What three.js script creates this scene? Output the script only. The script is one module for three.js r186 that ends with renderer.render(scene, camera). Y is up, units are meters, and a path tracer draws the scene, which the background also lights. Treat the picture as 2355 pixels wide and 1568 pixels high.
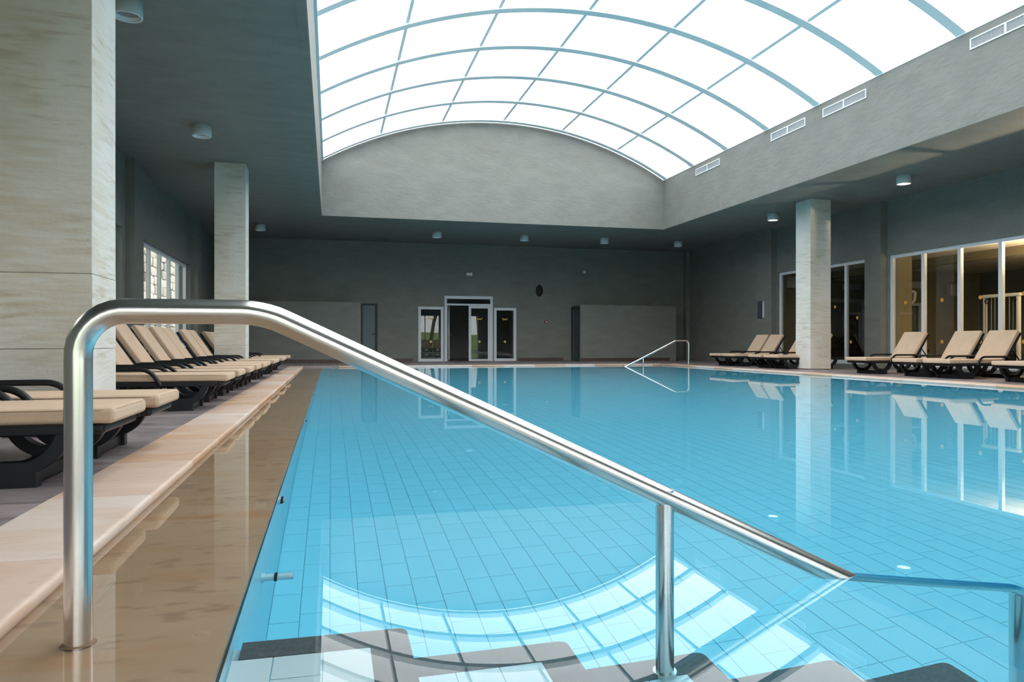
import * as THREE from 'three';
import { mergeGeometries } from 'three/addons/utils/BufferGeometryUtils.js';
import { RoundedBoxGeometry } from 'three/addons/geometries/RoundedBoxGeometry.js';
import { RectAreaLightUniformsLib } from 'three/addons/lights/RectAreaLightUniformsLib.js';

// ---------------------------------------------------------------- camera, sky, exposure
// x: across the pool, y: up (still water at 0), depth d along the pool = -z. Metres.
const scene = new THREE.Scene();
const camera = new THREE.PerspectiveCamera(50.2, 2355 / 1568, 0.05, 300);
camera.position.set(0, 0.71, 0);
camera.rotation.y = -0.2441;
camera.setViewOffset(2355, 1568, 0, -4.7, 2355, 1568);
scene.background = new THREE.Color().setRGB(4.3, 4.32, 4.26);       // bright overcast sky
const renderer = new THREE.WebGLRenderer({ antialias: true });
renderer.toneMapping = THREE.LinearToneMapping;
renderer.toneMappingExposure = 1.12;
renderer.shadowMap.enabled = true;
RectAreaLightUniformsLib.init();

// ---------------------------------------------------------------- helpers
let seed = 7;
const rnd = () => { seed = (seed * 1664525 + 1013904223) >>> 0; return seed / 4294967296; };
const rr = (a, b) => a + (b - a) * rnd();
const taken = {};
const numbered = (n) => { const k = taken[n] = (taken[n] ?? -1) + 1; return k ? n + '_' + String(k).padStart(3, '0') : n; };
const V = (x, y, d) => new THREE.Vector3(x, y, -d);
function flat(g) { return g.index ? g.toNonIndexed() : g; }
function metres(g) {                                              // uv in metres from the geometry's own axes
  const p = g.attributes.position, n = g.attributes.normal, uv = new Float32Array(p.count * 2);
  for (let i = 0; i < p.count; i++) {
    const ax = Math.abs(n.getX(i)), ay = Math.abs(n.getY(i)), az = Math.abs(n.getZ(i));
    const [u, v] = ax >= ay && ax >= az ? [p.getZ(i), p.getY(i)] : ay >= az ? [p.getX(i), p.getZ(i)] : [p.getX(i), p.getY(i)];
    uv[i * 2] = u; uv[i * 2 + 1] = v;
  }
  g.setAttribute('uv', new THREE.BufferAttribute(uv, 2));
  return g;
}
function bx(x0, x1, y0, y1, d0, d1) {
  const g = new THREE.BoxGeometry(Math.abs(x1 - x0), Math.abs(y1 - y0), Math.abs(d1 - d0));
  g.translate((x0 + x1) / 2, (y0 + y1) / 2, -(d0 + d1) / 2);
  return metres(flat(g));
}
function rbx(x0, x1, y0, y1, z0, z1, r = 0.01, s = 2) {            // rounded box in plain x, y, z
  const g = new RoundedBoxGeometry(x1 - x0, y1 - y0, z1 - z0, s, r);
  g.translate((x0 + x1) / 2, (y0 + y1) / 2, (z0 + z1) / 2);
  return metres(flat(g));
}
function tube(pts, r, seg = 24, rad = 10, tension = 0) {
  const c = new THREE.CatmullRomCurve3(pts, false, 'catmullrom', tension);
  return flat(new THREE.TubeGeometry(c, seg, r, rad, false));
}
class Bent extends THREE.Curve {                                   // straight runs joined by round bends
  constructor(pts, radius) {
    super(); this.path = new THREE.CurvePath(); let a = pts[0];
    for (let i = 1; i < pts.length - 1; i++) {
      const p = pts[i], u = pts[i - 1].clone().sub(p).normalize(), w = pts[i + 1].clone().sub(p).normalize(), rad = Array.isArray(radius) ? radius[i - 1] : radius;
      const s = p.clone().addScaledVector(u, rad), e = p.clone().addScaledVector(w, rad);
      this.path.add(new THREE.LineCurve3(a, s));
      const k = 0.55;
      this.path.add(new THREE.CubicBezierCurve3(s, s.clone().lerp(p, k), e.clone().lerp(p, k), e));
      a = e;
    }
    this.path.add(new THREE.LineCurve3(a, pts[pts.length - 1]));
  }
  getPoint(t, o) { const p = this.path.getPoint(t); return o ? o.copy(p) : p; }
}
function pipe(pts, r, bend, seg = 120, rad = 20) { return flat(new THREE.TubeGeometry(new Bent(pts, bend), seg, r, rad, false)); }
function rod(a, b, r, rad = 14) {
  const g = new THREE.CylinderGeometry(r, r, a.distanceTo(b), rad); g.translate(0, a.distanceTo(b) / 2, 0);
  g.applyQuaternion(new THREE.Quaternion().setFromUnitVectors(new THREE.Vector3(0, 1, 0), b.clone().sub(a).normalize())); g.translate(a.x, a.y, a.z);
  return flat(g);
}
function mesh(name, geos, mat, parent = scene) {
  const list = (Array.isArray(geos) ? geos : [geos]).map(flat);
  const m = new THREE.Mesh(list.length > 1 ? mergeGeometries(list) : list[0], mat);
  m.name = parent === scene ? numbered(name) : name;
  m.castShadow = m.receiveShadow = true;
  parent.add(m);
  return m;
}
function part(name, geo, mat, parent) { return mesh(name, geo, mat, parent); }
function group(name, x = 0, y = 0, d = 0, turn = 0) {
  const o = new THREE.Group(); o.name = numbered(name); o.position.set(x, y, -d); o.rotation.y = turn; scene.add(o); return o;
}
function tag(o, label, category, grp, kind) { o.userData.label = label; o.userData.category = category; if (grp) o.userData.group = grp; if (kind) o.userData.kind = kind; return o; }
const struct = (o, label, category) => tag(o, label, category, null, 'structure');
function dup(o, label, grp) { const c = o.clone(); c.name = numbered(o.name.replace(/_\d{3}$/, '')); c.userData = { ...o.userData, label }; if (grp) c.userData.group = grp; scene.add(c); return c; }

// ---------------------------------------------------------------- textures
function hash(x, y, s) { let h = Math.imul(x, 374761393) + Math.imul(y, 668265263) + Math.imul(s, 974711); h = Math.imul(h ^ (h >>> 13), 1274126177); return ((h ^ (h >>> 16)) >>> 0) / 4294967296; }
function vnoise(x, y, px, py, s) {                                 // tileable value noise, periods px, py
  const ix = Math.floor(x), iy = Math.floor(y), fx = x - ix, fy = y - iy, m = (a, b) => ((a % b) + b) % b;
  const u = fx * fx * (3 - 2 * fx), v = fy * fy * (3 - 2 * fy), h = (a, b) => hash(m(a, px), m(b, py), s);
  return (h(ix, iy) * (1 - u) + h(ix + 1, iy) * u) * (1 - v) + (h(ix, iy + 1) * (1 - u) + h(ix + 1, iy + 1) * u) * v;
}
function fbm(u, v, px, py, oct, s) { let a = 0.5, t = 0, n = 0; for (let i = 0; i < oct; i++) { t += a * vnoise(u * px, v * py, px, py, s + i * 13); n += a; a *= 0.55; px *= 2; py *= 2; } return t / n; }
function tex(n, size, fn, srgb = true) {                           // fn(u, v) -> [r, g, b] in 0..1 (sRGB) or a number
  const data = new Uint8Array(n * n * 4);
  for (let y = 0; y < n; y++) for (let x = 0; x < n; x++) {
    const c = fn((x + 0.5) / n, (y + 0.5) / n), i = (y * n + x) * 4, a = Array.isArray(c) ? c : [c, c, c];
    for (let k = 0; k < 3; k++) data[i + k] = Math.max(0, Math.min(255, Math.round(a[k] * 255)));
    data[i + 3] = 255;
  }
  const t = new THREE.DataTexture(data, n, n, THREE.RGBAFormat);
  t.wrapS = t.wrapT = THREE.RepeatWrapping; t.magFilter = t.minFilter = THREE.LinearFilter; t.generateMipmaps = false;
  t.repeat.set(1 / size[0], 1 / size[1]);
  if (srgb) t.colorSpace = THREE.SRGBColorSpace;
  t.needsUpdate = true;
  return t;
}
const mix = (a, b, t) => a.map((x, i) => x + (b[i] - x) * t);
const sst = (a, b, x) => { const t = Math.max(0, Math.min(1, (x - a) / (b - a))); return t * t * (3 - 2 * t); };
const M = (o) => new THREE.MeshStandardMaterial(o);
const P = (o) => new THREE.MeshPhysicalMaterial(o);
const lin = (r, g, b) => new THREE.Color().setRGB(r, g, b);

// trowelled dark grey-green paint
const paintMap = tex(512, [2.6, 2.6], (u, v) => { const n = fbm(u, v, 6, 14, 5, 3), k = 0.93 + 0.13 * (n - 0.5) + 0.03 * (fbm(u, v, 60, 60, 2, 9) - 0.5); return [k, k, k]; });
const paintBump = tex(512, [1.3, 1.3], (u, v) => fbm(u, v, 10, 26, 4, 21), false);
const paint = M({ color: lin(0.218, 0.222, 0.203), map: paintMap, bumpMap: paintBump, bumpScale: 0.004, roughness: 0.62 });
// pale travertine-like column cladding with horizontal veins and brown water stains
const veinsAt = (u, v) => { const w = fbm(u, v, 4, 8, 3, 31), s = fbm(u, v + 0.012 * w, 8, 110, 4, 33); return [w, s]; };
const columnMap = tex(1024, [1.9, 3.7], (u, v) => {
  const [w, t] = veinsAt(u, v); let c = mix([0.785, 0.77, 0.74], [0.86, 0.85, 0.835], w);
  c = mix(c, [0.66, 0.62, 0.55], 0.42 * sst(0.52, 0.80, t) * sst(0.38, 0.62, fbm(u, v, 3, 4, 3, 35)));
  return mix(c, [0.70, 0.61, 0.46], 0.28 * sst(0.40, 0.66, fbm(u, v, 2, 3, 4, 37)) * sst(0.15, 0.75, t));
});
const columnBump = tex(512, [1.5, 3.0], (u, v) => 0.7 * veinsAt(u, v)[1] + 0.3 * fbm(u, v, 40, 60, 3, 41), false);
const columnMat = M({ map: columnMap, bumpMap: columnBump, bumpScale: 0.006, roughness: 0.75 });
// deck stone, coping stone, ledge stone
const deckMap = tex(1024, [3, 3], (u, v) => { const n = fbm(u, v, 4, 16, 5, 51), m = fbm(u, v, 16, 70, 3, 53); let c = mix([0.44, 0.40, 0.41], [0.63, 0.58, 0.57], n); c = mix(c, [0.33, 0.30, 0.32], 0.6 * sst(0.5, 0.75, m)); return c; });
const deckRough = tex(512, [3, 3], (u, v) => 0.28 + 0.35 * fbm(u, v, 6, 12, 4, 55), false);
const deckMat = M({ map: deckMap, roughnessMap: deckRough, roughness: 1 });
const stoneMap = (s, a, b, stain) => tex(512, [1.6, 1.6], (u, v) => {
  const n = fbm(u, v, 4, 7, 5, s), k = fbm(u, v, 3, 10, 5, s + 3);
  return mix(mix(mix(a, b, n), stain, 0.6 * sst(0.42, 0.78, k)), [0.60, 0.48, 0.40], 0.25 * sst(0.62, 0.85, fbm(u, v, 20, 60, 3, s + 5)));
});
const copingMats = [
  M({ map: stoneMap(61, [0.74, 0.63, 0.56], [0.82, 0.74, 0.69], [0.72, 0.56, 0.45]), roughness: 0.5 }),
  M({ map: stoneMap(67, [0.76, 0.68, 0.63], [0.83, 0.78, 0.75], [0.74, 0.63, 0.54]), roughness: 0.45 }),
  M({ map: stoneMap(71, [0.72, 0.60, 0.51], [0.79, 0.70, 0.63], [0.69, 0.52, 0.38]), roughness: 0.5 }),
];
const ledgeMat = M({ map: tex(1024, [2.4, 2.4], (u, v) => {
  const n = fbm(u, v, 4, 9, 5, 73), c = mix([0.67, 0.55, 0.43], [0.75, 0.65, 0.54], n);
  return mix(mix(c, [0.70, 0.48, 0.27], 0.55 * sst(0.50, 0.80, fbm(u, v, 3, 12, 4, 75))), [0.47, 0.38, 0.30], 0.35 * sst(0.60, 0.82, fbm(u, v, 24, 60, 3, 77)));
}), roughness: 0.45 });
const skirtMat = M({ color: lin(0.085, 0.052, 0.046), roughness: 0.4 });
// pool ceramics
const tileMats = [[0.64, 0.88, 0.935], [0.65, 0.885, 0.94], [0.63, 0.87, 0.925], [0.645, 0.88, 0.94]].map((c) => M({ color: lin(...c), roughness: 0.3 }));
const groutMat = M({ color: lin(0.36, 0.63, 0.72), roughness: 0.8 });
const poolWallMat = M({ color: lin(0.61, 0.86, 0.92), roughness: 0.35 });
const stepTileMats = [[0.74, 0.80, 0.82], [0.77, 0.82, 0.83], [0.72, 0.785, 0.81]].map((c) => M({ color: lin(...c), roughness: 0.35 }));
const nosingMat = M({ map: tex(256, [0.5, 0.5], (u, v) => { const k = 0.33 + 0.12 * (fbm(u, v, 60, 60, 3, 81) - 0.5); return [k, k * 0.99, k]; }), roughness: 0.55 });
const water = P({ color: 0xffffff, transmission: 1, thickness: 1, ior: 1.333, roughness: 0, attenuationColor: lin(0.645, 0.91, 0.975), attenuationDistance: 1.0 });
// metal, glass, paint, plastic, fabric
const steel = M({ color: lin(0.70, 0.69, 0.68), metalness: 1, roughness: 0.22, bumpMap: tex(256, [0.5, 0.5], (u, v) => fbm(u, v, 6, 90, 3, 85), false), bumpScale: 0.00015 });
const rust = M({ color: lin(0.20, 0.11, 0.06), roughness: 0.9 });
const glass = P({ color: lin(0.96, 0.98, 0.975), transmission: 1, thickness: 0, ior: 1.5, roughness: 0 });
const tinted = P({ color: lin(0.86, 0.86, 0.82), transmission: 1, thickness: 0, ior: 1.5, roughness: 0 });
const skyPane = P({ color: lin(0.95, 0.97, 0.98), transmission: 1, thickness: 0, ior: 1.45, roughness: 0 });
const white = M({ color: lin(0.74, 0.76, 0.79), roughness: 0.4 });
const whiteRib = M({ color: lin(0.84, 0.86, 0.87), roughness: 0.45 });
const alu = M({ color: lin(0.70, 0.72, 0.76), roughness: 0.35 });
const louvreMat = M({ color: lin(0.42, 0.43, 0.46), roughness: 0.5 });
const blackFrame = M({ color: lin(0.018, 0.017, 0.018), roughness: 0.55 });
const tealPane = M({ color: lin(0.045, 0.085, 0.10), roughness: 0.3 });
const resin = P({ color: lin(0.008, 0.009, 0.012), roughness: 0.42, specularIntensity: 0.6 });
const weave = tex(256, [0.06, 0.06], (u, v) => 0.5 + 0.25 * Math.sin(u * 40 * Math.PI) + 0.25 * Math.sin(v * 40 * Math.PI), false);
const fabricMap = tex(256, [0.8, 0.8], (u, v) => { const k = 0.94 + 0.10 * (fbm(u, v, 6, 6, 4, 91) - 0.5); return [k, k, k]; });
const fabric = M({ color: lin(0.66, 0.475, 0.338), map: fabricMap, bumpMap: weave, bumpScale: 0.0006, roughness: 0.85 });
const amber = M({ color: lin(0.62, 0.30, 0.04), roughness: 0.6 });
const yellow = M({ color: lin(0.75, 0.55, 0.12), roughness: 0.6 });
const olive = M({ color: lin(0.30, 0.255, 0.15), map: paintMap, roughness: 0.8 });
const creamCeil = M({ color: lin(0.68, 0.61, 0.48), roughness: 0.85 });

// ---------------------------------------------------------------- main sizes
const XL = -0.254, XR = 10.378, XC = 5.062, CEIL = 4.353, DF = 21.51, DN = -1.17, DB = 26.6, WR = 13.853, WL = -3.9, DECK = 0.037, DEND = -4.5;
const PXL = -0.241, PXR = 10.3, LEDGE = -0.764, COPL = -1.174, COPR = 10.71, PF = 21.55, PN = 0.4, POOLY = -1.12, WIN = 2.955;

// ---------------------------------------------------------------- shell: floor, ceiling, walls
struct(mesh('floor', [bx(WL, COPL, -0.4, DECK, DEND, DB), bx(COPR, WR, -0.4, DECK, DEND, DB), bx(COPL, COPR, -0.4, DECK, PF + 0.42, DB), bx(COPL, COPR, -0.4, DECK, DEND, -0.02)], deckMat), 'dark grey streaked stone deck around the pool', 'floor');
struct(mesh('ceiling', [bx(WL - 0.3, XL, CEIL, CEIL + 0.3, DEND - 0.3, DB + 0.3), bx(XR, WR + 0.3, CEIL, CEIL + 0.3, DEND - 0.3, DB + 0.3), bx(XL, XR, CEIL, CEIL + 0.3, DF, DB + 0.3), bx(XL, XR, CEIL, CEIL + 0.3, DEND - 0.3, DN)], paint), 'dark grey-green ceiling around the skylight opening', 'ceiling');
struct(mesh('trim_1', bx(-0.36, XL - 0.003, CEIL - 0.012, CEIL + 0.01, DN, DF + 0.1), paint), 'narrow border strip along the edge of the skylight opening', 'trim');

const RAD = 10.5, CY = 7.377 - RAD, SPR = 5.932, HALF = Math.asin((XR - XL) / 2 / RAD);
struct(mesh('wall_skylight_west', bx(XL - 0.28, XL + 0.004, CEIL + 0.006, SPR + 0.1, DN - 0.25, DF + 0.25), paint), 'grey upstand wall along the window side of the skylight', 'wall');
struct(mesh('wall_skylight_east', bx(XR - 0.004, XR + 0.28, CEIL + 0.006, SPR + 0.02, DN - 0.25, DF + 0.25), paint), 'grey upstand wall with white air grilles under the skylight', 'wall');
function tympanum(name, d0, d1, label) {
  const s = new THREE.Shape(); s.moveTo(XL, CEIL + 0.006); s.lineTo(XR, CEIL + 0.006); s.lineTo(XR, SPR);
  for (let i = 1; i < 48; i++) { const a = HALF - (2 * HALF * i) / 48; s.lineTo(XC + RAD * Math.sin(a), CY + RAD * Math.cos(a)); }
  s.lineTo(XL, SPR); s.closePath();
  const g = new THREE.ExtrudeGeometry(s, { depth: d1 - d0, bevelEnabled: false }); g.translate(0, 0, -d1);
  struct(mesh(name, metres(flat(g)), paint), label, 'wall');
}
tympanum('wall_skylight_north', DF - 0.004, DF + 0.25, 'pale grey arched end wall under the barrel skylight');
tympanum('wall_skylight_south', DN - 0.25, DN + 0.004, 'pale grey arched end wall at the entrance end of skylight');

// barrel skylight: ribs, purlins and curved panes
{
  const sk = group('skylight'); struct(sk, 'white barrel-vaulted skylight of curved panes between ribs', 'skylight');
  const sector = (r0, r1, a0, a1, depth, n) => {
    const s = new THREE.Shape(), at = (r, a) => [r * Math.sin(a), r * Math.cos(a)];
    s.moveTo(...at(r0, a0));
    for (let i = 1; i <= n; i++) s.lineTo(...at(r0, a0 + ((a1 - a0) * i) / n));
    for (let i = n; i >= 0; i--) s.lineTo(...at(r1, a0 + ((a1 - a0) * i) / n));
    s.closePath();
    return flat(new THREE.ExtrudeGeometry(s, { depth, bevelEnabled: false }));
  };
  const BAY = 1.89, N = 12, ribG = sector(RAD, RAD + 0.13, -HALF - 0.01, HALF + 0.01, 0.20, 60);
  for (let k = 0; k <= N; k++) { const m = part('rib', ribG, whiteRib, sk); m.position.set(XC, CY, -(DF - 0.04 - k * BAY) - (k ? 0.10 : 0.0)); }
  for (let j = 1; j < 6; j++) {
    const a = -HALF + (2 * HALF * j) / 6, g = new THREE.BoxGeometry(0.07, 0.07, N * BAY); g.translate(0, RAD + 0.075, 0); g.rotateZ(-a);
    const m = part('purlin', flat(g), whiteRib, sk); m.position.set(XC, CY, -(DF - 0.04 - (N * BAY) / 2));
  }
  for (let j = 0; j < 6; j++) {
    const a0 = -HALF + (2 * HALF * j) / 6, g = sector(RAD + 0.112, RAD + 0.122, a0 + 0.001, a0 + (2 * HALF) / 6 - 0.001, BAY - 0.01, 8);
    for (let k = 0; k < N; k++) { const m = part('pane', g, skyPane, sk); m.position.set(XC, CY, -(DF - 0.04 - k * BAY)); }
  }
  part('edge_profile', [bx(XL - 0.02, XL + 0.05, SPR - 0.02, SPR + 0.1, DN, DF), bx(XR - 0.012, XR + 0.05, SPR - 0.012, SPR + 0.1, DN, DF)], whiteRib, sk);
}

// back wall with door opening, its plinth tiles and two low rooms in front of it
struct(mesh('wall_back', [
  bx(WL, 3.1, 0, CEIL, DB, DB + 0.25), bx(6.79, WR, 0, CEIL, DB, DB + 0.25), bx(3.1, 4.059, 2.04, CEIL, DB, DB + 0.25), bx(5.88, 6.79, 2.04, CEIL, DB, DB + 0.25), bx(4.059, 5.88, 2.45, CEIL, DB, DB + 0.25), bx(4.02, 4.065, 0, 2.06, DB, DB + 0.25), bx(5.87, 5.935, 0, 2.06, DB, DB + 0.25),
], paint), 'dark grey-green end wall behind the pool', 'wall');
struct(mesh('wall_partition_west', bx(WL, 1.008, DECK, 2.115, 25.6, DB), paint), 'low grey changing-room block beside the black-framed teal door', 'wall');
struct(mesh('wall_partition_east', [bx(8.996, 12.875, DECK, 2.13, 25.6, 25.72), bx(12.7, 12.875, DECK, 2.13, 25.72, DB), bx(8.996, 12.875, 2.03, 2.13, 25.72, DB), bx(9.0, 12.8, DECK, 2.03, 26.45, DB), bx(9.12, 9.2, DECK, 2.03, 25.72, 26.45)], paint), 'low grey changing-room block in the corner by the gym', 'wall');
{
  const b = group('baseboard_back'); struct(b, 'dark red stone skirting along the end wall', 'baseboard');
  const g = bx(0.003, 0.297, DECK, 0.15, 0, 0.014);
  for (const [x0, x1, d] of [[-3.8, 0.95, 25.586], [1.7, 3.05, 26.586], [6.85, 8.95, 26.586], [9.0, 12.8, 25.586]])
    for (let x = x0; x + 0.3 <= x1; x += 0.3) { const m = part('tile', g, skirtMat, b); m.position.set(x, 0, -d); }
}
struct(mesh('wall_front', [
  bx(WL, -3.2, 0, CEIL, DEND - 0.3, DEND), bx(2.2, 2.6, 0, CEIL, DEND - 0.3, DEND), bx(-3.2, 2.2, WIN, CEIL, DEND - 0.3, DEND), bx(8.45, 9.6, 0, CEIL, DEND - 0.3, DEND), bx(11.6, WR, 0, CEIL, DEND - 0.3, DEND), bx(2.6, 8.45, WIN, CEIL, DEND - 0.3, DEND), bx(9.6, 11.6, WIN, CEIL, DEND - 0.3, DEND),
], paint), 'dark wall with garden windows at the entrance end', 'wall');

// windows: a Group with frame, mullions and one pane per bay
function sideWindow(name, x, side, d0, d1, bays, label, mat = glass, stickers = []) {
  const w = group(name); struct(w, label, 'window');
  const t = 0.085, x0 = x - 0.04, x1 = x + 0.04;
  part('frame', [bx(x0, x1, WIN - t, WIN, d0, d1), bx(x0, x1, DECK + 0.1, DECK + 0.2, d0, d1), bx(x0, x1, DECK + 0.2, WIN - t, d0, d0 + t), bx(x0, x1, DECK + 0.2, WIN - t, d1 - t, d1)], alu, w);
  for (let i = 1; i < bays; i++) { const d = d0 + ((d1 - d0) * i) / bays; part('mullion', bx(x0, x1, DECK + 0.2, WIN - t, d - 0.045, d + 0.045), alu, w); }
  for (let i = 0; i < bays; i++) {
    const a = d0 + ((d1 - d0) * i) / bays, b = d0 + ((d1 - d0) * (i + 1)) / bays;
    part('pane', bx(x - 0.004, x + 0.004, DECK + 0.19, WIN - t + 0.01, a + 0.03, b - 0.03), mat, w);
  }
  const dot = new THREE.CylinderGeometry(0.045, 0.045, 0.003, 20); dot.rotateZ(Math.PI / 2);
  for (const [d, y] of stickers) { const m = part('sticker', flat(dot.clone()), amber, w); m.position.set(x - side * 0.007, y, -d); }
  return w;
}
function sideWall(name, x0, x1, opens, label, y0 = 0) {            // opens: [d0, d1] ascending
  const g = []; let d = DEND;
  for (const [a, b] of opens) { g.push(bx(x0, x1, y0, CEIL, d, a), bx(x0, x1, WIN, CEIL, a, b), bx(x0, x1, y0, DECK + 0.1, a, b)); d = b; }
  g.push(bx(x0, x1, y0, CEIL, d, DB + 0.25));
  struct(mesh(name, g, paint), label, 'wall');
}
const LW = [[3.2, 8.5], [10.1, 15.42], [17.1, 22.45]];
sideWall('wall_left', WL - 0.3, WL, LW, 'dark grey-green wall with tall garden windows');
LW.forEach(([a, b], i) => sideWindow('window_' + (i + 1), WL - 0.15, 1, a, b, 5, ['tall white-framed garden window by the entrance', 'tall white-framed garden window beside the first column', 'tall white-framed garden window showing the rough stone wall'][i]));
for (const [a, b] of [[8.95, 9.55], [15.64, 16.3], [22.6, 23.2]]) struct(mesh('trim_2', bx(WL, WL + 0.17, DECK, CEIL, a, b), paint), 'shallow dark pilaster on the garden window wall', 'trim');
const RW = [[10.5, 15.75], [16.4, 20.5]];
sideWall('wall_right', WR, WR + 0.3, RW, 'dark grey-green wall with gym windows');
sideWindow('window_4', WR + 0.1, 1, RW[0][0], RW[0][1], 5, 'wide white-framed gym window with cable machine behind it', tinted, [[15.28, 1.72], [14.16, 1.72], [13.12, 1.72], [12.08, 1.74], [14.16, 0.74], [13.12, 0.74], [12.08, 0.74], [11.0, 1.74], [11.0, 0.74]]);
sideWindow('window_5', WR + 0.1, 1, RW[1][0], RW[1][1], 4, 'white-framed gym window between pilaster and column', tinted, [[17.9, 1.74], [17.0, 1.4], [17.25, 0.74], [18.9, 1.6], [19.4, 0.74]]);
for (const [a, b] of [[9.6, 10.3], [15.79, 16.37], [20.55, 21.45]]) struct(mesh('trim_3', bx(WR - 0.2, WR, DECK, CEIL, a, b), paint), 'shallow dark pilaster on the gym window wall', 'trim');
struct(mesh('trim_4', bx(WR - 0.16, WR, DECK, CEIL, DB - 0.22, DB), paint), 'corner pilaster where end wall meets gym wall', 'trim');
for (const [n, a, b, k, l] of [['window_10', -3.2, 2.2, 5, 'garden glazing at the entrance end behind the handrail'], ['window_6', 2.6, 8.45, 5, 'garden glazing at the entrance end, wide bay'], ['window_7', 9.6, 11.6, 2, 'garden glazing at the entrance end, narrow bay']]) {
  const w = group(n); struct(w, l, 'window'); const d0 = DEND - 0.2, d1 = DEND - 0.1, t = 0.08;
  part('frame', [bx(a, b, WIN - t, WIN, d0, d1), bx(a, b, DECK, DECK + t, d0, d1), bx(a, a + t, DECK, WIN, d0, d1), bx(b - t, b, DECK, WIN, d0, d1)], alu, w);
  for (let i = 0; i < k; i++) { const x0 = a + ((b - a) * i) / k, x1 = a + ((b - a) * (i + 1)) / k; part('pane', bx(x0 + 0.02, x1 - 0.02, DECK + 0.05, WIN - 0.05, DEND - 0.154, DEND - 0.146), glass, w); if (i) part('mullion', bx(x0 - 0.035, x0 + 0.035, DECK, WIN, d0, d1), alu, w); }
}

// columns
function column(x, d, label) {
  const c = group('column', x, 0, d); struct(c, label, 'column');
  part('shaft', rbx(0.002, 0.598, 1.212, CEIL, -0.598, -0.002, 0.006, 2), columnMat, c);
  for (const [a, b] of [[DECK + 0.02, 0.667], [0.669, 1.21]]) part('cladding_block', rbx(0, 0.6, a, b, -0.6, 0, 0.005, 2), columnMat, c);
  part('plinth', metres(flat(new THREE.BoxGeometry(0.56, 0.03, 0.56).translate(0.3, DECK + 0.01, -0.3))), deckMat, c);
  return c;
}
column(-2.276, 5.848, 'pale stained stone column behind the two front loungers');
column(-2.276, 15.643, 'pale stone column amid the window-side lounger row');
column(11.745, 16.0, 'pale stone column amid the gym-side lounger row');
column(11.745, 6.2, 'pale stone column by the gym wall near the entrance');

// ---------------------------------------------------------------- pool: basin, coping, ledge, tiles, steps, water
{
  const p = group('pool_basin'); struct(p, 'light blue tiled swimming pool basin', 'pool');
  part('shell', [bx(PXL - 0.5, PXR + 0.4, -1.6, POOLY - 0.005, PN - 0.4, PF + 0.4), bx(PXR + 0.006, PXR + 0.4, -1.6, -0.03, PN - 0.4, PF + 0.4), bx(PXL, PXR + 0.006, -1.6, -0.03, PF + 0.006, PF + 0.4), bx(PXL, PXR + 0.006, -1.6, -0.03, PN - 0.4, PN - 0.006), bx(LEDGE - 0.1, PXL - 0.006, -1.6, -0.03, PN - 0.4, PF + 0.4)], groutMat, p);
  // floor tiles 12 x 24 cm
  const TX = 0.119, TD = 0.24, spots = [], c = Math.cos(0.2441), s = Math.sin(0.2441);
  for (let i = 0; PXL + (i + 1) * TX <= PXR + 0.01; i++) {
    const off = [0, 0.12, 0.06, 0.18][Math.floor(rnd() * 4)];
    for (let d = PN - off; d < PF; d += TD) {
      const x = PXL + (i + 0.5) * TX, dd = d + TD / 2;
      if (dd - TD / 2 < PN - 0.001 || dd + TD / 2 > PF + 0.001) continue;
      if (x < 2.2 && dd < 1.85) continue;                          // under the steps
      const hd = Math.hypot(x, dd), t = hd / (1 + 1.12 / 0.71 * 0.62), wx = (x * t) / hd, wd = (dd * t) / hd, z = wx * s + wd * c, px = 1177.5 + (1673 * (wx * c - wd * s)) / z, py = 788 + (1673 * 0.71) / z;
      spots.push({ x, d: dd, seen: px > -20 && px < 2375 && py < 1590, r: hd });
    }
  }
  spots.sort((a, b) => (b.seen - a.seen) || a.r - b.r);
  const tg = metres(flat(new THREE.BoxGeometry(TX - 0.0035, 0.01, TD - 0.0025).translate(0, -0.005, 0)));
  const near = spots.slice(0, 300), rest = spots.slice(300);
  for (const q of near) { const m = part('tile', tg, tileMats[Math.floor(rnd() * 4)], p); m.position.set(q.x, POOLY, -q.d); }
  const im = new THREE.InstancedMesh(tg, M({ color: 0xffffff, roughness: 0.3 }), rest.length), mt = new THREE.Matrix4(), cols = tileMats.map((m) => m.color);
  rest.forEach((q, i) => { im.setMatrixAt(i, mt.makeTranslation(q.x, POOLY, -q.d)); im.setColorAt(i, cols[Math.floor(rnd() * 4)]); });
  im.name = 'floor_tiles'; im.userData.kind = 'stuff'; im.castShadow = im.receiveShadow = true; p.add(im);
  // wall tiles
  const wg = metres(flat(new THREE.BoxGeometry(0.012, 0.116, 0.236))), wl = [];
  for (let r = 0; r < 9; r++) for (let d = PN + (r % 2) * 0.12; d < PF - 0.2; d += 0.24) wl.push([PXL - 0.006, POOLY + 0.06 + r * 0.12, d + 0.12]);
  const iw = new THREE.InstancedMesh(wg, M({ color: 0xffffff, roughness: 0.3 }), wl.length);
  wl.forEach(([x, y, d], i) => { iw.setMatrixAt(i, mt.makeTranslation(x, y, -d)); iw.setColorAt(i, cols[Math.floor(rnd() * 4)]); });
  iw.name = 'wall_tiles'; iw.userData.kind = 'stuff'; iw.castShadow = iw.receiveShadow = true; p.add(iw);
  part('wall_lining', [bx(PXR, PXR + 0.006, POOLY, -0.03, PN, PF), bx(PXL, PXR, POOLY, -0.03, PF, PF + 0.006), bx(PXL, PXR, POOLY, -0.03, PN - 0.006, PN)], poolWallMat, p);
}
// flooded ledge along the window side
struct(mesh('trim_5', bx(LEDGE - 0.06, PXL, -0.10, -0.012, PN - 0.1, PF), ledgeMat), 'submerged tan sandstone ledge between coping and blue tiles', 'ledge');
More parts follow.
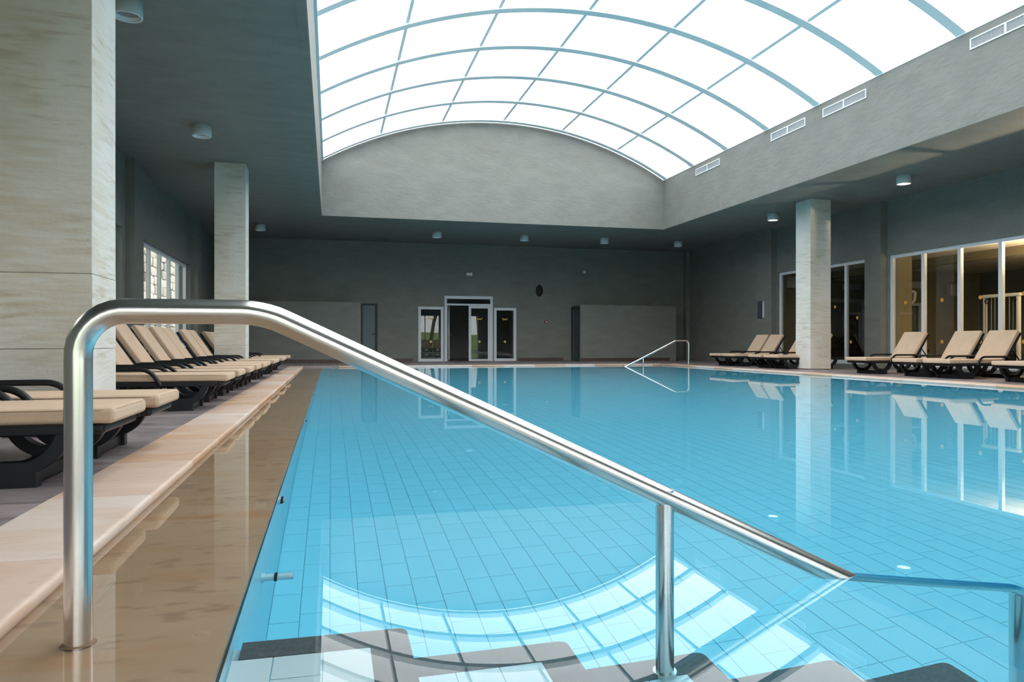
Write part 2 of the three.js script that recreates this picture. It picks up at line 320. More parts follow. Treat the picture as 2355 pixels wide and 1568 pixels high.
// coping slabs with rounded edge
{
  const c = group('trim_6'); struct(c, 'pinkish stone coping slabs edging the pool', 'coping');
  const slab = (w, l) => {                                         // bullnose towards the pool, square joints
    const q = new THREE.Shape(), t = DECK + 0.002; q.moveTo(0, -0.006); q.lineTo(w - 0.012, -0.006); q.quadraticCurveTo(w, -0.002, w, t * 0.45); q.quadraticCurveTo(w, t, w - 0.02, t); q.lineTo(0, t); q.closePath();
    const g = new THREE.ExtrudeGeometry(q, { depth: l - 0.002, bevelEnabled: false, curveSegments: 6 }); g.translate(0, 0, -l + 0.002); return metres(flat(g));
  };
  const gL = slab(LEDGE - COPL, 0.98), gR = slab(COPR - PXR, 0.98).rotateY(Math.PI).translate(COPR - PXR, 0, -0.98), gF = slab(0.42, 0.98).rotateY(-Math.PI / 2).translate(0.98, 0, -0.42);
  for (let d = -0.4; d < PF; d += 0.98) { const m = part('slab', gL, copingMats[Math.floor(rnd() * 3)], c); m.position.set(COPL, 0, -d); }
  for (let d = -0.4; d < PF; d += 0.98) { const m = part('slab', gR, copingMats[Math.floor(rnd() * 3)], c); m.position.set(PXR, 0, -d); }
  for (let x = LEDGE; x + 0.98 < COPR; x += 0.98) { for (const d of [PF, -0.02]) { const m = part('slab', gF, copingMats[Math.floor(rnd() * 3)], c); m.position.set(x, 0, -d); } }
  part('bed', [bx(COPL, LEDGE - 0.012, -0.3, -0.004, -0.4, PF), bx(PXR + 0.012, COPR, -0.3, -0.004, -0.4, PF), bx(COPL, COPR, -0.3, -0.004, PF + 0.012, PF + 0.42), bx(COPL, COPR, -0.3, -0.004, -0.02, PN - 0.012)], deckMat, c);
}
// steps going down across the pool
function steps(mirror) {
  const o = group('pool_steps'); struct(o, mirror ? 'submerged steps under the small far handrail' : 'submerged white tiled steps with dark nosings', 'steps');
  if (mirror) { o.rotation.y = Math.PI; o.position.set(2 * XC, 0, -22.37); }
  const X = [PXL, 0.2, 0.657, 1.09, 1.555, 1.985], Y = [-0.177, -0.375, -0.567, -0.765, -0.94], D0 = PN, D1 = 2.0, W = 0.1;
  for (let k = 0; k < 5; k++) {
    const y = Y[k], a = X[k], b = X[k + 1];
    const st = part('step', bx(a - (k ? 0.05 : 0), b - 0.012, POOLY - 0.1, y - 0.03, D0, D1 - 0.012), poolWallMat, o);
    const s = new THREE.Shape(), r = 0.03; s.moveTo(a + 0.02, D1 - W); s.lineTo(a + 0.02, D1); s.lineTo(b - r, D1); s.quadraticCurveTo(b, D1, b, D1 - r); s.lineTo(b, D0); s.lineTo(b - W, D0); s.lineTo(b - W, D1 - W); s.closePath();
    const g = new THREE.ExtrudeGeometry(s, { depth: 0.03, bevelEnabled: false, curveSegments: 6 }); g.rotateX(-Math.PI / 2); g.translate(0, y - 0.03, 0);
    part('nosing', metres(flat(g)), nosingMat, st);
    part('bedding', bx(a, b - W, y - 0.03, y - 0.006, D0, D1 - W), groutMat, st);
    if (mirror) continue;
    let i = 0;
    for (let x = b - W; x > a + 0.005; x -= 0.119, i++) {
      const x0 = Math.max(a + 0.004, x - 0.119);
      for (let d = D1 - W + (i % 2 ? 0.12 : 0); d > D0 + 0.01; d -= 0.24) { const d1 = Math.min(d, D1 - W), d0 = Math.max(D0, d - 0.24); if (d1 - d0 > 0.02) part('tile', bx(x0 + 0.0015, x - 0.0015, y - 0.01, y - 0.002, d0 + 0.0015, d1 - 0.0015), stepTileMats[Math.floor(rnd() * 3)], st); }
    }
  }
}
steps(false); steps(true);
struct(mesh('pool_water', bx(LEDGE - 0.05, PXR + 0.004, POOLY - 0.15, 0, PN - 0.05, PF + 0.004), water), 'still clear blue pool water mirroring the skylight', 'water');
// inlets on the tiled wall
function inlet(d, y, r, len, label) {
  const o = group('pool_inlet', PXL, y, d); tag(o, label, 'pool inlet', 'pool wall inlets');
  const body = new THREE.CylinderGeometry(r * 0.72, r * 0.72, len, 24); body.rotateZ(Math.PI / 2); body.translate(len / 2, 0, 0);
  const ring = new THREE.TorusGeometry(r * 0.78, r * 0.16, 10, 28); ring.rotateY(Math.PI / 2); ring.translate(len * 0.45, 0, 0);
  const face = new THREE.CylinderGeometry(r, r, 0.012, 28); face.rotateZ(Math.PI / 2); face.translate(0.006, 0, 0);
  part('nozzle', flat(body), white, o); part('seal', flat(ring), resin, o); part('flange', flat(face), poolWallMat, o);
}
inlet(2.75, -0.42, 0.035, 0.11, 'white nozzle with black seal on pool wall by the steps');
inlet(3.62, -0.16, 0.06, 0.03, 'round inlet with dark rim, second from the steps');
inlet(7.1, -0.16, 0.06, 0.03, 'round inlet with dark rim, third from the steps');
inlet(10.6, -0.16, 0.06, 0.03, 'round inlet with dark rim, fourth from the steps');

// ---------------------------------------------------------------- handrails
function handrail(label, mirror) {
  const o = group('handrail', -0.58, 0, 1.92); tag(o, label, 'handrail');
  const q = (x, y) => new THREE.Vector3(x + 0.58, y, 0), R = 0.0305;
  part('rail', pipe([q(-0.58, mirror ? DECK : -0.012), q(-0.58, 0.787), q(-0.165, 0.787), q(2.2, -0.335), q(2.2, POOLY)], R, [0.105, 0.05, 0.05], 220, 28), steel, o);
  part('post', rod(q(0.93, -0.575), q(0.93, 0.29), 0.0262, 26), steel, o);
  const fl = new THREE.TorusGeometry(0.031, 0.008, 8, 28); fl.rotateX(Math.PI / 2); fl.translate(0, mirror ? DECK + 0.004 : -0.006, 0);
  part('base_ring', flat(fl), rust, o);
  const fb = new THREE.CylinderGeometry(0.034, 0.036, 0.02, 26); fb.translate(1.51, -0.56, 0); part('flange', flat(fb), steel, o);
  if (mirror) { o.rotation.y = Math.PI; o.position.set(2 * XC + 0.58, 0, -20.45); }
  return o;
}
handrail('thick stainless handrail rising from the tan ledge', false);
handrail('small stainless handrail by the far gym-side corner', true);

// ---------------------------------------------------------------- sun loungers
function makeLounger() {
  const o = group('sun_lounger'); o.userData.category = 'sun lounger';
  // local: foot end at x = 0, head towards -x, deck at y = 0
  const top = 0.288;
  part('frame', [rbx(-1.86, -0.10, top - 0.05, top, 0.285, 0.33, 0.012), rbx(-1.86, -0.10, top - 0.05, top, -0.33, -0.285, 0.012), rbx(-0.115, -0.045, top - 0.05, top, -0.31, 0.31, 0.02), rbx(-1.90, -1.84, top - 0.05, top, -0.33, 0.33, 0.012), rbx(-1.30, -1.24, top - 0.045, top - 0.005, -0.3, 0.3, 0.01)], resin, o);
  for (let i = 0; i < 9; i++) part('slat', rbx(-1.20 + i * 0.125, -1.11 + i * 0.125, top - 0.022, top - 0.004, -0.29, 0.29, 0.006, 1), resin, o);
  const leg = (xc) => {
    const s = new THREE.Shape(), T = top - 0.04, W = 0.25;
    s.moveTo(-W, T); s.quadraticCurveTo(-W + 0.03, 0.12, -0.11, 0.075); s.lineTo(-0.11, 0); s.lineTo(0.11, 0); s.lineTo(0.11, 0.075); s.quadraticCurveTo(W - 0.03, 0.12, W, T);
    s.lineTo(W - 0.055, T); s.quadraticCurveTo(W - 0.08, 0.15, 0.07, 0.115); s.lineTo(-0.07, 0.115); s.quadraticCurveTo(-W + 0.08, 0.15, -W + 0.055, T); s.closePath();
    const g = new THREE.ExtrudeGeometry(s, { depth: 0.055, bevelEnabled: true, bevelSize: 0.005, bevelThickness: 0.005, bevelSegments: 2, curveSegments: 10 }); g.translate(xc, 0, -0.0275); return flat(g);
  };
  for (const xc of [-0.44, -1.52]) for (const sgn of [1, -1]) { const m = part('leg', leg(xc), resin, o); m.position.z = sgn * 0.295; }
  for (const x of [-0.44, -1.52]) part('foot_bar', rbx(x - 0.09, x + 0.09, 0.0, 0.075, -0.30, 0.30, 0.012), resin, o);
  for (const sgn of [1, -1]) {
    const z = sgn * 0.335, A = (x, y) => new THREE.Vector3(x, y, z);
    const g = pipe([A(-0.62, 0.25), A(-0.72, 0.415), A(-1.34, 0.415), A(-1.46, 0.26)], 0.021, 0.085, 40, 10);
    part('armrest', g, resin, o);
  }
  const seat = part('seat_cushion', rbx(-1.27, 0.0, top, top + 0.076, -0.315, 0.315, 0.024, 4), fabric, o);
  part('piping', [tube([[-1.24, .312], [-0.03, .312], [-0.005, .29], [-0.005, -.29], [-0.03, -.312], [-1.24, -.312]].map(([x, z]) => new THREE.Vector3(x, top + 0.066, z)), 0.0035, 60, 5)], fabric, seat);
  const ang = 0.977, bk = part('backrest_cushion', rbx(-0.69, 0.0, 0, 0.076, -0.315, 0.315, 0.024, 4), fabric, o);
  bk.rotation.z = -ang; bk.position.set(-1.275, top + 0.03, 0);
  const bf = part('backrest_frame', [rbx(-0.68, 0.03, -0.045, -0.008, 0.27, 0.315, 0.01), rbx(-0.68, 0.03, -0.045, -0.008, -0.315, -0.27, 0.01), rbx(-0.68, -0.62, -0.045, -0.008, -0.3, 0.3, 0.01), rbx(-0.48, -0.40, -0.035, -0.01, -0.28, 0.28, 0.008), rbx(-0.24, -0.16, -0.035, -0.01, -0.28, 0.28, 0.008)], resin, o);
  bf.rotation.z = -ang; bf.position.copy(bk.position);
  for (const z of [0.22, -0.22]) part('prop', rod(new THREE.Vector3(-1.50, top + 0.33, z), new THREE.Vector3(-1.80, top - 0.02, z), 0.012, 8), resin, o);
  return o;
}
const lounger = makeLounger(); let first = true;
function place(x, d, turn, label, grp) {
  const o = first ? lounger : dup(lounger, label); first = false;
  o.position.set(x, DECK, -d); o.rotation.y = turn; o.userData.label = label; o.userData.group = grp;
}
const ord = ['first', 'second', 'third', 'fourth', 'fifth', 'sixth', 'seventh', 'eighth', 'ninth', 'tenth', 'eleventh'];
const LF = [4.48, 5.35, 8.44, 9.5, 10.52, 11.58, 12.5, 13.28, 14.75, 15.5, 17.05, 17.85, 19.5];
LF.forEach((f, i) => {
  const lab = i < 2 ? ['beige cushioned lounger beside the handrail, before the stained column', 'beige cushioned lounger directly before the stained stone column'][i] : i < 10 ? `${ord[i - 2]} beige lounger past the stained column, garden window row` : `${ord[i - 10]} beige lounger beyond the second column, garden window row`;
  place(-1.0 + rr(-0.015, 0.015), f - 0.33, rr(-0.012, 0.012), lab, 'loungers along the garden windows');
});
const RF = [19.98, 19.25, 17.9, 17.12, 13.97, 12.55, 11.78, 10.28];
RF.forEach((f, i) => {
  const lab = i < 4 ? `${ord[i]} beige lounger from the end wall, gym window row` : `${ord[i - 4]} beige lounger before the gym, counted from the column`;
  place(11.12 + rr(-0.02, 0.02), f - 0.33, Math.PI + rr(-0.02, 0.02), lab, 'loungers along the gym windows');
});
for (const [x, k] of [[7.2, 0], [8.1, 1]]) place(x, -1.9, Math.PI / 2, `${ord[k]} beige lounger facing the garden at the entrance end`, 'loungers at the entrance end');

// ---------------------------------------------------------------- ceiling lamps
const lampOn = M({ color: 0xfff1d0, emissive: lin(1.0, 0.86, 0.6), emissiveIntensity: 2.4, roughness: 0.5 });
const lampOff = M({ color: lin(0.30, 0.30, 0.31), roughness: 0.25, metalness: 0.6 });
const lampBodyG = new THREE.LatheGeometry([[0.0, 0.0], [0.152, 0.0], [0.152, -0.172], [0.148, -0.178], [0.134, -0.178], [0.130, -0.172], [0.128, -0.12], [0.0, -0.12]].map(([x, y]) => new THREE.Vector2(x, y)), 36);
const lensG = new THREE.CylinderGeometry(0.122, 0.122, 0.008, 32);
function lamp(x, d, on, label) {
  const o = group('ceiling_lamp', x, CEIL, d); tag(o, label, 'ceiling lamp', 'surface-mounted cylinder lamps');
  part('housing', flat(lampBodyG.clone()), white, o);
  const l = part('lens', flat(lensG.clone()), on ? lampOn : lampOff, o); l.position.y = on ? -0.168 : -0.126;
  if (on) { const s = new THREE.SpotLight(0xffe2b0, 5, 0, 1.0, 0.6, 2); s.name = 'lamp_light'; s.position.set(x, CEIL - 0.15, -d); s.target.position.set(x, 0, -d); s.castShadow = true; s.shadow.radius = 5; scene.add(s, s.target); }
}
[8.5, 13.12, 18.2, 23.6].forEach((d, i) => lamp(-2.1, d, false, `unlit white cylinder lamp, ${ord[i]} above the garden-side loungers`));
[3.39, 6.36, 9.25].forEach((x, i) => lamp(x, 23.82, false, `unlit white cylinder lamp, ${ord[i]} above the end-wall doors`));
lamp(12.12, 23.95, false, 'unlit white cylinder lamp in the corner by the gym');
[18.18, 13.34, 8.5].forEach((d, i) => lamp(12.13, d, true, `glowing white cylinder lamp, ${ord[i]} above gym-side loungers`));

// ---------------------------------------------------------------- air grilles on the skylight wall
function grille(x, d0, d1, y0, y1, label, parentGroup) {
  const o = group('air_grille', x, y0, d0); tag(o, label, 'air grille', parentGroup);
  const L = d1 - d0, H = y1 - y0, t = 0.022, f = 0.02;
  part('frame', [bx(-f, 0, 0, t, 0, L), bx(-f, 0, H - t, H, 0, L), bx(-f, 0, t, H - t, 0, t), bx(-f, 0, t, H - t, L - t, L), bx(-f, 0, t, H - t, L / 2 - t / 2 - 0.006, L / 2 + t / 2 + 0.006)], white, o);
  for (const [a, b] of [[t, L / 2 - 0.017], [L / 2 + 0.017, L - t]]) {
    const sl = [bx(-0.004, -0.001, t, H - t, a, b)]; for (let d = a + 0.012; d < b; d += 0.024) sl.push(bx(-0.012, -0.004, t, H - t, d, d + 0.012));
    part('louvre', sl, louvreMat, o);
  }
}
[[18.02, 19.37], [14.3, 15.62], [12.38, 13.7], [8.63, 9.95]].forEach(([a, b], i) => grille(XR, a, b, 5.6, 5.79, `white double air grille under the skylight, ${ord[i]} from the arched wall`, 'air grilles under the skylight'));

// ---------------------------------------------------------------- back wall doors and fittings
function logo(parent, x, y) {
  const gs = []; for (let i = -2; i <= 2; i++) { const c = new THREE.CylinderGeometry(0.022, 0.022, 0.003, 10); c.rotateX(Math.PI / 2); c.translate(x + i * 0.045, y + (Math.abs(i) % 2 ? 0.0 : 0.03) + Math.abs(i) * 0.006, 0.008); gs.push(flat(c)); }
  part('logo', gs, yellow, parent);
}
function dotSticker(parent, x, y) { const c = new THREE.CylinderGeometry(0.045, 0.045, 0.003, 18); c.rotateX(Math.PI / 2); c.translate(x, y, 0.008); part('sticker', flat(c), yellow, parent); }
function sheet(name, x0, x1, y0, y1, label, cat) {                 // framed fixed glazing in the end wall
  const o = group(name, 0, 0, DB + 0.02); struct(o, label, cat); const t = 0.095;
  part('frame', [bx(x0, x1, y1 - t, y1, -0.04, 0.06), bx(x0, x1, y0, y0 + t, -0.04, 0.06), bx(x0, x0 + t, y0 + t, y1 - t, -0.04, 0.06), bx(x1 - t, x1, y0 + t, y1 - t, -0.04, 0.06)], alu, o);
  part('pane', bx(x0 + t - 0.01, x1 - t + 0.01, y0 + t - 0.01, y1 - t + 0.01, 0.0, 0.008), glass, o);
  dotSticker(o, (x0 + x1) / 2, 0.76); logo(o, (x0 + x1) / 2, 1.58);
}
sheet('window_8', 3.1, 4.025, DECK, 2.04, 'white-framed side light next to the open door leaf', 'window');
sheet('window_9', 5.93, 6.785, DECK, 2.03, 'white-framed side light next to the closed door leaf', 'window');
{
  const o = group('door_1', 0, 0, DB + 0.02); struct(o, 'white-framed double glass door, one leaf standing open', 'door');
  part('frame', [bx(4.06, 5.88, 2.345, 2.45, -0.04, 0.06), bx(4.06, 4.15, DECK, 2.345, -0.04, 0.06), bx(5.79, 5.88, DECK, 2.345, -0.04, 0.06), bx(4.15, 5.79, 2.10, 2.165, -0.04, 0.06)], alu, o);
  part('transom_pane', bx(4.14, 5.8, 2.16, 2.35, 0, 0.008), glass, o);
  const leaf = (w) => [bx(0, w, 2.0, 2.095, -0.025, 0.025), bx(0, w, DECK + 0.01, 0.11, -0.025, 0.025), bx(0, 0.09, 0.11, 2.0, -0.025, 0.025), bx(w - 0.09, w, 0.11, 2.0, -0.025, 0.025)];
  const L = part('leaf', leaf(0.82), alu, o); L.position.set(4.15, 0, -0.03); L.rotation.y = 1.30;
  part('pane', bx(0.085, 0.735, 0.1, 2.01, -0.004, 0.004), glass, L); part('handle', [rod(new THREE.Vector3(0.775, 1.03, -0.09), new THREE.Vector3(0.775, 1.03, 0.09), 0.012, 10), rod(new THREE.Vector3(0.775, 1.03, 0.09), new THREE.Vector3(0.66, 1.03, 0.09), 0.011, 10)], steel, L);
  const Rl = part('leaf', leaf(0.82), alu, o); Rl.position.set(4.97, 0, 0);
  part('pane', bx(0.085, 0.735, 0.1, 2.01, -0.004, 0.004), glass, Rl); dotSticker(Rl, 0.41, 0.76); logo(Rl, 0.41, 1.58);
}
{
  const o = group('door_2', 0, 0, DB); struct(o, 'black-framed teal door beside the garden-side block', 'door');
  part('frame', [bx(1.06, 1.63, 2.06, 2.125, -0.05, 0.0), bx(1.06, 1.11, DECK, 2.06, -0.05, 0.0), bx(1.545, 1.63, DECK, 2.06, -0.05, 0.0)], blackFrame, o);
  part('leaf', bx(1.11, 1.545, DECK, 2.06, -0.025, -0.005), tealPane, o);
  part('handle', [rod(V(1.585, 1.03, -0.05), V(1.585, 1.03, -0.1), 0.011, 8), rod(V(1.585, 1.03, -0.1), V(1.46, 1.03, -0.1), 0.01, 8)], blackFrame, o);
}
{
  const o = group('door_3', 8.996, 0, 25.72); struct(o, 'black-framed teal door in the side of the corner block', 'door');
  part('frame', [bx(-0.02, 0.09, 1.98, 2.07, 0, 0.88), bx(-0.02, 0.09, DECK, 1.98, 0, 0.07), bx(-0.02, 0.09, DECK, 1.98, 0.76, 0.88)], blackFrame, o);
  part('leaf', bx(0.02, 0.06, DECK, 1.98, 0.07, 0.76), tealPane, o);
  part('handle', rod(new THREE.Vector3(-0.06, 1.03, -0.12), new THREE.Vector3(-0.06, 1.03, -0.24), 0.011, 8), blackFrame, o);
}
// dark lobby behind the doors
struct(mesh('wall_lobby', [bx(2.4, 7.6, 0, 2.9, 31, 31.2), bx(2.2, 2.4, 0, 2.9, DB + 0.25, 31.2), bx(7.6, 7.8, 0, 2.9, DB + 0.25, 31.2), bx(2.2, 7.8, 2.9, 3.0, DB + 0.25, 31.2), bx(2.2, 7.8, -0.1, DECK, DB, 31.2)], paint), 'dark lobby behind the glass doors', 'wall');
{
  const o = group('exit_light', 4.987, 3.21, DB); tag(o, 'small white rectangular emergency light above the double door', 'emergency light');
  part('case', metres(flat(new RoundedBoxGeometry(0.23, 0.108, 0.06, 2, 0.012).translate(0, 0.054, 0.03))), white, o);
  part('diffuser', metres(flat(new RoundedBoxGeometry(0.2, 0.08, 0.012, 2, 0.005).translate(0, 0.054, 0.064))), M({ color: lin(0.85, 0.86, 0.85), roughness: 0.3 }), o);
}
{
  const o = group('motion_sensor', 9.5, 3.4, DB); tag(o, 'tiny white motion sensor high on the end wall', 'sensor');
  part('case', metres(flat(new RoundedBoxGeometry(0.09, 0.1, 0.06, 2, 0.015).translate(0, 0.05, 0.03))), white, o);
  part('bracket', metres(flat(new THREE.BoxGeometry(0.05, 0.05, 0.04).translate(-0.06, 0.02, 0.02))), alu, o);
}
{
  const o = group('wall_speaker', 7.69, 2.5, DB); tag(o, 'black oval speaker on the end wall', 'speaker');
  const s = new THREE.SphereGeometry(1, 28, 18); s.scale(0.13, 0.22, 0.1); s.translate(0, 0.2, 0.03); part('body', flat(s), blackFrame, o);
  const b = new THREE.CylinderGeometry(0.05, 0.05, 0.03, 18); b.rotateX(Math.PI / 2); b.translate(0, 0.2, 0.015); part('mount', flat(b), blackFrame, o);
}
{
  const o = group('fire_alarm', 7.966, 1.46, DB); tag(o, 'red round fire alarm button with white centre', 'fire alarm');
  const a = new THREE.CylinderGeometry(0.06, 0.066, 0.04, 24); a.rotateX(Math.PI / 2); a.translate(0, 0.06, 0.02); part('base', flat(a), M({ color: lin(0.35, 0.02, 0.02), roughness: 0.4 }), o);
  const b = new THREE.CylinderGeometry(0.026, 0.026, 0.012, 18); b.rotateX(Math.PI / 2); b.translate(0, 0.06, 0.045); part('button', flat(b), white, o);
}
{
  const o = group('wall_cabinet', WR, 1.53, 20.94); tag(o, 'small dark shallow cabinet on the wall beside gym window', 'cabinet');
  part('case', bx(-0.24, -0.2, 0, 0.54, 0.03, 0.33), blackFrame, o); part('door', bx(-0.25, -0.24, 0.02, 0.52, 0.05, 0.31), M({ color: lin(0.06, 0.065, 0.09), roughness: 0.3 }), o); part('edge', bx(-0.25, -0.2, 0, 0.54, 0.0, 0.03), alu, o);
}

// ---------------------------------------------------------------- gym beyond the windows
struct(mesh('floor_gym', bx(WR + 0.3, 20.4, -0.3, DECK, 3, 26), M({ color: lin(0.07, 0.065, 0.06), roughness: 0.5 })), 'dark gym floor', 'floor');
struct(mesh('ceiling_gym', [bx(WR + 0.3, 16.3, 3.08, 3.3, 3, 26), bx(16.3, 20.4, 2.95, 3.3, 3, 26)], creamCeil), 'cream gym ceiling', 'ceiling');
struct(mesh('trim_7', bx(16.2, 16.5, 2.86, 3.08, 3, 24), olive), 'olive beam across the gym ceiling', 'trim');
struct(mesh('wall_gym', [bx(20.2, 20.4, 0, 3.3, 3, 26), bx(WR + 0.3, 20.4, 0, 3.3, 2.8, 3)], paint), 'grey-green wall at the back of the gym', 'wall');
struct(mesh('wall_gym_end', [bx(WR + 0.3, 20.2, 2.3, 3.3, 22.6, 22.8), bx(16.6, 20.2, 1.95, 2.95, 19.0, 19.15), bx(17.9, 20.2, DECK, 1.95, 19.0, 19.15)], olive), 'olive upper wall inside the gym', 'wall');
struct(mesh('trim_8', bx(WR + 0.3, 20.2, 2.18, 2.3, 22.5, 22.8), creamCeil), 'pale ledge across the gym end wall', 'trim');
struct(mesh('wall_gym_recess', [bx(WR + 0.3, 20.2, 0, 2.18, 22.75, 22.9), bx(16.6, 17.9, 0, 1.95, 19.1, 19.2)], paint), 'dark recess under the gym ledge', 'wall');
struct(mesh('wall_gym_pier', [bx(WR + 0.32, 14.62, DECK, 3.08, 15.8, 16.3), bx(WR + 0.32, 15.3, DECK, 3.08, 21.0, 21.4)], olive), 'olive piers just inside the gym windows', 'wall');
struct(mesh('door_4', [bx(16.6, 17.9, 1.87, 1.95, 18.94, 19.0), bx(17.82, 17.9, DECK, 1.87, 18.94, 19.0)], white), 'white door frame inside the gym', 'door');
function faceGrille(x, y, d, label) {
  const o = group('air_grille', x, y, d); tag(o, label, 'air grille', 'air grilles inside the gym');
  part('frame', [bx(0, 0.75, 0, 0.02, -0.02, 0), bx(0, 0.75, 0.18, 0.2, -0.02, 0), bx(0, 0.02, 0, 0.2, -0.02, 0), bx(0.73, 0.75, 0, 0.2, -0.02, 0), bx(0.365, 0.385, 0, 0.2, -0.02, 0)], white, o);
  const sl = [bx(0.02, 0.73, 0.02, 0.18, -0.005, -0.001)]; for (let y2 = 0.035; y2 < 0.17; y2 += 0.028) sl.push(bx(0.02, 0.73, y2, y2 + 0.012, -0.014, -0.005)); part('louvre', sl, alu, o);
}
faceGrille(17.15, 2.42, 18.98, 'white air grille above the white-framed gym door'); faceGrille(17.9, 2.64, 22.58, 'white air grille over the pale gym ledge');
function gymSpeaker(x, y, d, turn, label) { const o = group('loudspeaker', x, y, d, turn); tag(o, label, 'loudspeaker'); part('case', rbx(-0.14, 0.14, 0, 0.36, -0.12, 0.12, 0.015), white, o); part('grille', rbx(-0.12, 0.12, 0.02, 0.34, 0.12, 0.13, 0.004, 1), M({ color: lin(0.45, 0.46, 0.46), roughness: 0.8 }), o); part('bracket', rbx(-0.03, 0.03, 0.12, 0.24, -0.2, -0.12, 0.01), blackFrame, o); }
gymSpeaker(18.9, 2.2, 18.76, -0.3, 'pale box loudspeaker beside the gym door grille');
gymSpeaker(14.5, 2.5, 20.75, -0.5, 'pale box loudspeaker in the narrow glazed bay');
{ // cable machine
  const o = group('cable_machine', 16.0, DECK, 14.45); tag(o, 'white twin-tower cable machine standing in the gym', 'gym machine');
  const R = (x, y0, y1, d, r, m, n) => part(n, rod(V(x, y0, d), V(x, y1, d), r, 12), m, o);
  for (const d of [-0.46, 0.46]) { part('upright', rbx(-0.04, 0.04, 0, 1.82, -d - 0.035, -d + 0.035, 0.012), white, o); part('foot', rbx(-0.4, 0.4, 0, 0.05, -d - 0.04, -d + 0.04, 0.012), resin, o); }
  part('top_beam', rbx(-0.05, 0.05, 1.80, 1.88, -0.52, 0.52, 0.015), white, o);
  part('centre_mast', rbx(-0.05, 0.05, 0, 1.80, -0.06, 0.06, 0.012), white, o);
  for (const d of [-0.3, -0.2, 0.2, 0.3]) R(0.02, 0.05, 1.8, d, 0.014, steel, 'guide_rod');
  for (const d of [-0.25, 0.25]) { part('weight_stack', rbx(-0.07, 0.09, 0.05, 0.42, -d - 0.13, -d + 0.13, 0.01), resin, o); const p = new THREE.TorusGeometry(0.05, 0.016, 8, 18); p.rotateY(Math.PI / 2); p.translate(-0.04, 1.72, -d * 1.5); part('pulley', flat(p), resin, o); R(-0.06, 0.9, 1.7, d * 1.55, 0.006, resin, 'cable'); }
}
{ // lever machine
  const o = group('lever_machine', 15.5, DECK, 17.0); tag(o, 'white gym machine with forked lever arms behind the pier', 'gym machine');
  part('mast', tube([V(0.1, 0, 0.1), V(0.04, 1.0, 0.05), V(-0.05, 1.75, 0), V(-0.16, 2.05, -0.02)], 0.055, 24, 12), white, o);
  part('arm', tube([V(0.02, 1.62, 0), V(0.22, 1.86, -0.1), V(0.20, 2.08, -0.15), V(0.1, 2.1, -0.12)], 0.04, 24, 10), white, o);
  part('weight_tower', rbx(-0.48, -0.26, 0, 2.02, -0.16, 0.16, 0.02), resin, o);
  part('seat', rbx(0.2, 0.65, 0.42, 0.5, -0.2, 0.2, 0.03), resin, o);
  part('base', rbx(-0.4, 0.8, 0, 0.06, -0.3, 0.3, 0.02), resin, o);
}
{ // low dark bench with frame
  const o = group('weight_bench', 17.6, DECK, 16.3); tag(o, 'dark low exercise bench on the gym floor', 'bench');
  part('pad', rbx(-0.6, 0.6, 0.42, 0.52, -0.15, 0.15, 0.03), resin, o); for (const x of [-0.45, 0.45]) part('leg', rbx(x - 0.03, x + 0.03, 0, 0.42, -0.2, 0.2, 0.01), steel, o);
}
{ // standing uplighter that washes the gym ceiling
  const o = group('floor_lamp', 15.6, DECK, 11.6); tag(o, 'warm standing uplighter at the entrance side of gym', 'floor lamp');
  const bowl = new THREE.LatheGeometry([[0.02, 0], [0.16, 0.06], [0.2, 0.14], [0.19, 0.14], [0.15, 0.075], [0.02, 0.02]].map(([x, y]) => new THREE.Vector2(x, y)), 28); bowl.translate(0, 1.75, 0); part('bowl', flat(bowl), white, o);
  part('pole', rod(new THREE.Vector3(0, 0.02, 0), new THREE.Vector3(0, 1.76, 0), 0.018), steel, o); const f = new THREE.CylinderGeometry(0.16, 0.17, 0.03, 28); f.translate(0, 0.015, 0); part('base', flat(f), steel, o);
  const b = new THREE.SphereGeometry(0.05, 18, 12); b.translate(0, 1.825, 0); part('bulb', flat(b), M({ color: 0xffe6bb, emissive: lin(1, 0.78, 0.45), emissiveIntensity: 6 }), o);
  const l = new THREE.PointLight(0xffe6c4, 100, 0, 2); l.name = 'uplight'; l.position.set(15.6, DECK + 1.825, -11.6); l.castShadow = true; l.shadow.radius = 2.5; scene.add(l);
}

// ---------------------------------------------------------------- garden outside
const grassMat = M({ map: tex(512, [6, 6], (u, v) => { const n = fbm(u, v, 12, 12, 5, 101); return mix([0.30, 0.42, 0.14], [0.52, 0.60, 0.24], n); }), roughness: 0.95 });
const gravel = M({ map: tex(256, [2, 2], (u, v) => { const n = fbm(u, v, 40, 40, 3, 105); return mix([0.55, 0.52, 0.46], [0.78, 0.75, 0.68], n); }), roughness: 0.95 });
struct(mesh('ground_yard', bx(-7.6, WL - 0.3, -0.3, -0.02, -6, 60), gravel), 'pale gravel yard outside the garden windows', 'ground');
{
  const g = new THREE.PlaneGeometry(90, 60, 40, 40); g.rotateX(-Math.PI / 2); const p = g.attributes.position;
  for (let i = 0; i < p.count; i++) { const z = p.getZ(i) + 30; p.setY(i, 0.05 * Math.max(0, z - 14) + 0.25 * Math.sin(p.getX(i) * 0.25) * sst(12, 22, z) - 0.02); }
  g.translate(6, 0, 30 - DEND + 0.3); g.computeVertexNormals(); struct(mesh('ground_lawn', metres(flat(g)), grassMat), 'green lawn rising outside the entrance end', 'ground');
}
struct(mesh('roof_eave', bx(WL - 2.2, WL - 0.3, CEIL + 0.02, CEIL + 0.2, DEND - 0.3, DB + 0.3), paint), 'roof eave over the garden windows', 'roof');
struct(mesh('ground_bank', bx(-16, -7.6, -0.3, 4.1, -6, 60), grassMat), 'grassy bank behind the stone wall', 'ground');
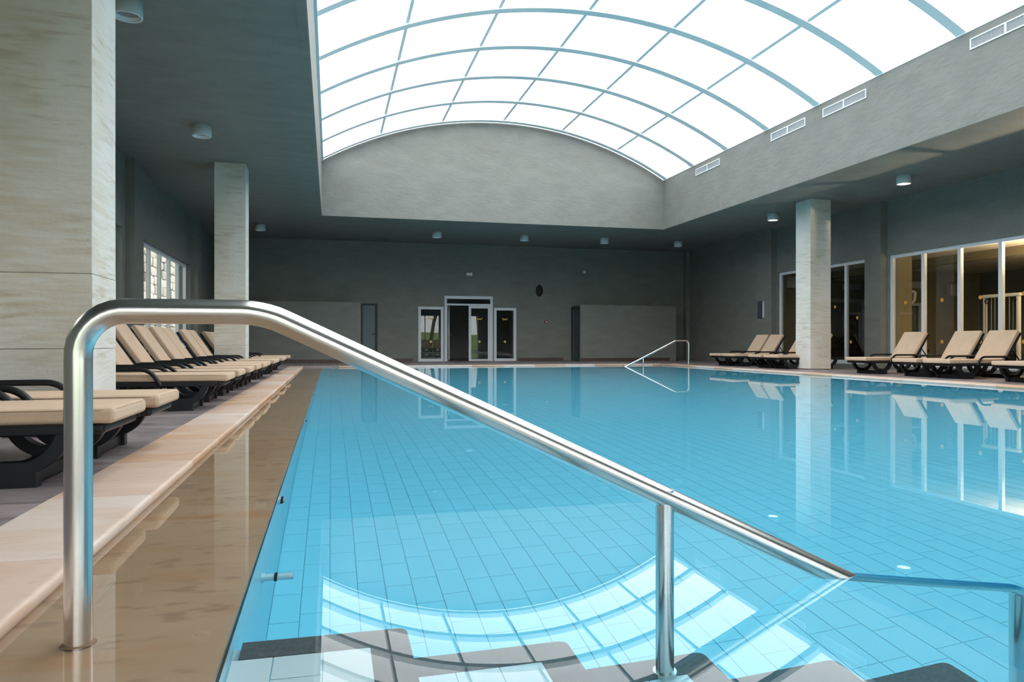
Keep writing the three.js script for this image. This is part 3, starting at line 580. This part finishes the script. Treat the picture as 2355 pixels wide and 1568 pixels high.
function roughStone(s) {
  const g = new THREE.BoxGeometry(1, 1, 1, 4, 4, 4), p = g.attributes.position, v = new THREE.Vector3();
  for (let i = 0; i < p.count; i++) { v.fromBufferAttribute(p, i); const r = v.clone().normalize().multiplyScalar(0.62); v.lerp(r, 0.35); const k = 1 + 0.16 * (vnoise(v.x * 3 + 9, v.y * 3 + v.z * 2 + 9, 64, 64, s) - 0.5); p.setXYZ(i, v.x * k, v.y * k, v.z * k); }
  g.computeVertexNormals(); return metres(flat(g));
}
{
  const o = group('stone_wall', -6.9, 0, 22); tag(o, 'rough stacked stone retaining wall outside garden windows', 'stone wall');
  const gs = [1, 2, 3, 4].map(roughStone), ms = [[0.62, 0.58, 0.50], [0.55, 0.50, 0.42], [0.68, 0.64, 0.57], [0.48, 0.44, 0.38]].map((c) => M({ color: lin(...c.map((x) => x * 0.8)), roughness: 0.95 }));
  part('backing', bx(-0.6, -0.15, 0, 4.2, 0, 20), M({ color: lin(0.08, 0.07, 0.06), roughness: 1 }), o);
  for (let y = 0, r = 0; y < 4.1; r++) { const h = rr(0.3, 0.42); for (let d = 0; d < 19.5;) { const w = rr(0.5, 1.1), m = part('stone', gs[Math.floor(rnd() * 4)], ms[Math.floor(rnd() * 4)], o); m.scale.set(rr(0.45, 0.6), h * 0.97, w * 0.97); m.position.set(0, y + h / 2, -(d + w / 2)); m.rotation.x = rr(-0.05, 0.05); d += w; } y += h; }
}
function palm(x, d, h, lean, label) {
  const o = group('palm_tree', x, 0, d); tag(o, label, 'palm tree', 'palms on the lawn');
  const bark = M({ color: lin(0.10, 0.08, 0.06), roughness: 0.9 }), leafM = M({ color: lin(0.05, 0.09, 0.03), roughness: 0.7 });
  part('trunk', tube([V(0, 0, 0), V(lean * 0.25, h * 0.4, 0), V(lean * 0.7, h * 0.8, 0), V(lean, h, 0)], 0.16, 20, 10), bark, o);
  const gs = []; for (let i = 0; i < 11; i++) { const a = (i / 11) * Math.PI * 2, L = rr(1.6, 2.3), pts = [0, 0.35, 0.7, 1].map((t) => new THREE.Vector3(lean + Math.cos(a) * L * t, h + 0.7 * t - 1.5 * t * t, Math.sin(a) * L * t)); const g = flat(new THREE.TubeGeometry(new THREE.CatmullRomCurve3(pts), 10, 0.09, 5, false)); gs.push(g); }
  part('fronds', gs, leafM, o);
}
palm(8.6, -12, 6.5, 1.6, 'leaning palm on the lawn opposite the double door'); palm(13.4, -13, 5.5, -0.4, 'upright palm on the lawn opposite the side light');

renderer.render(scene, camera);
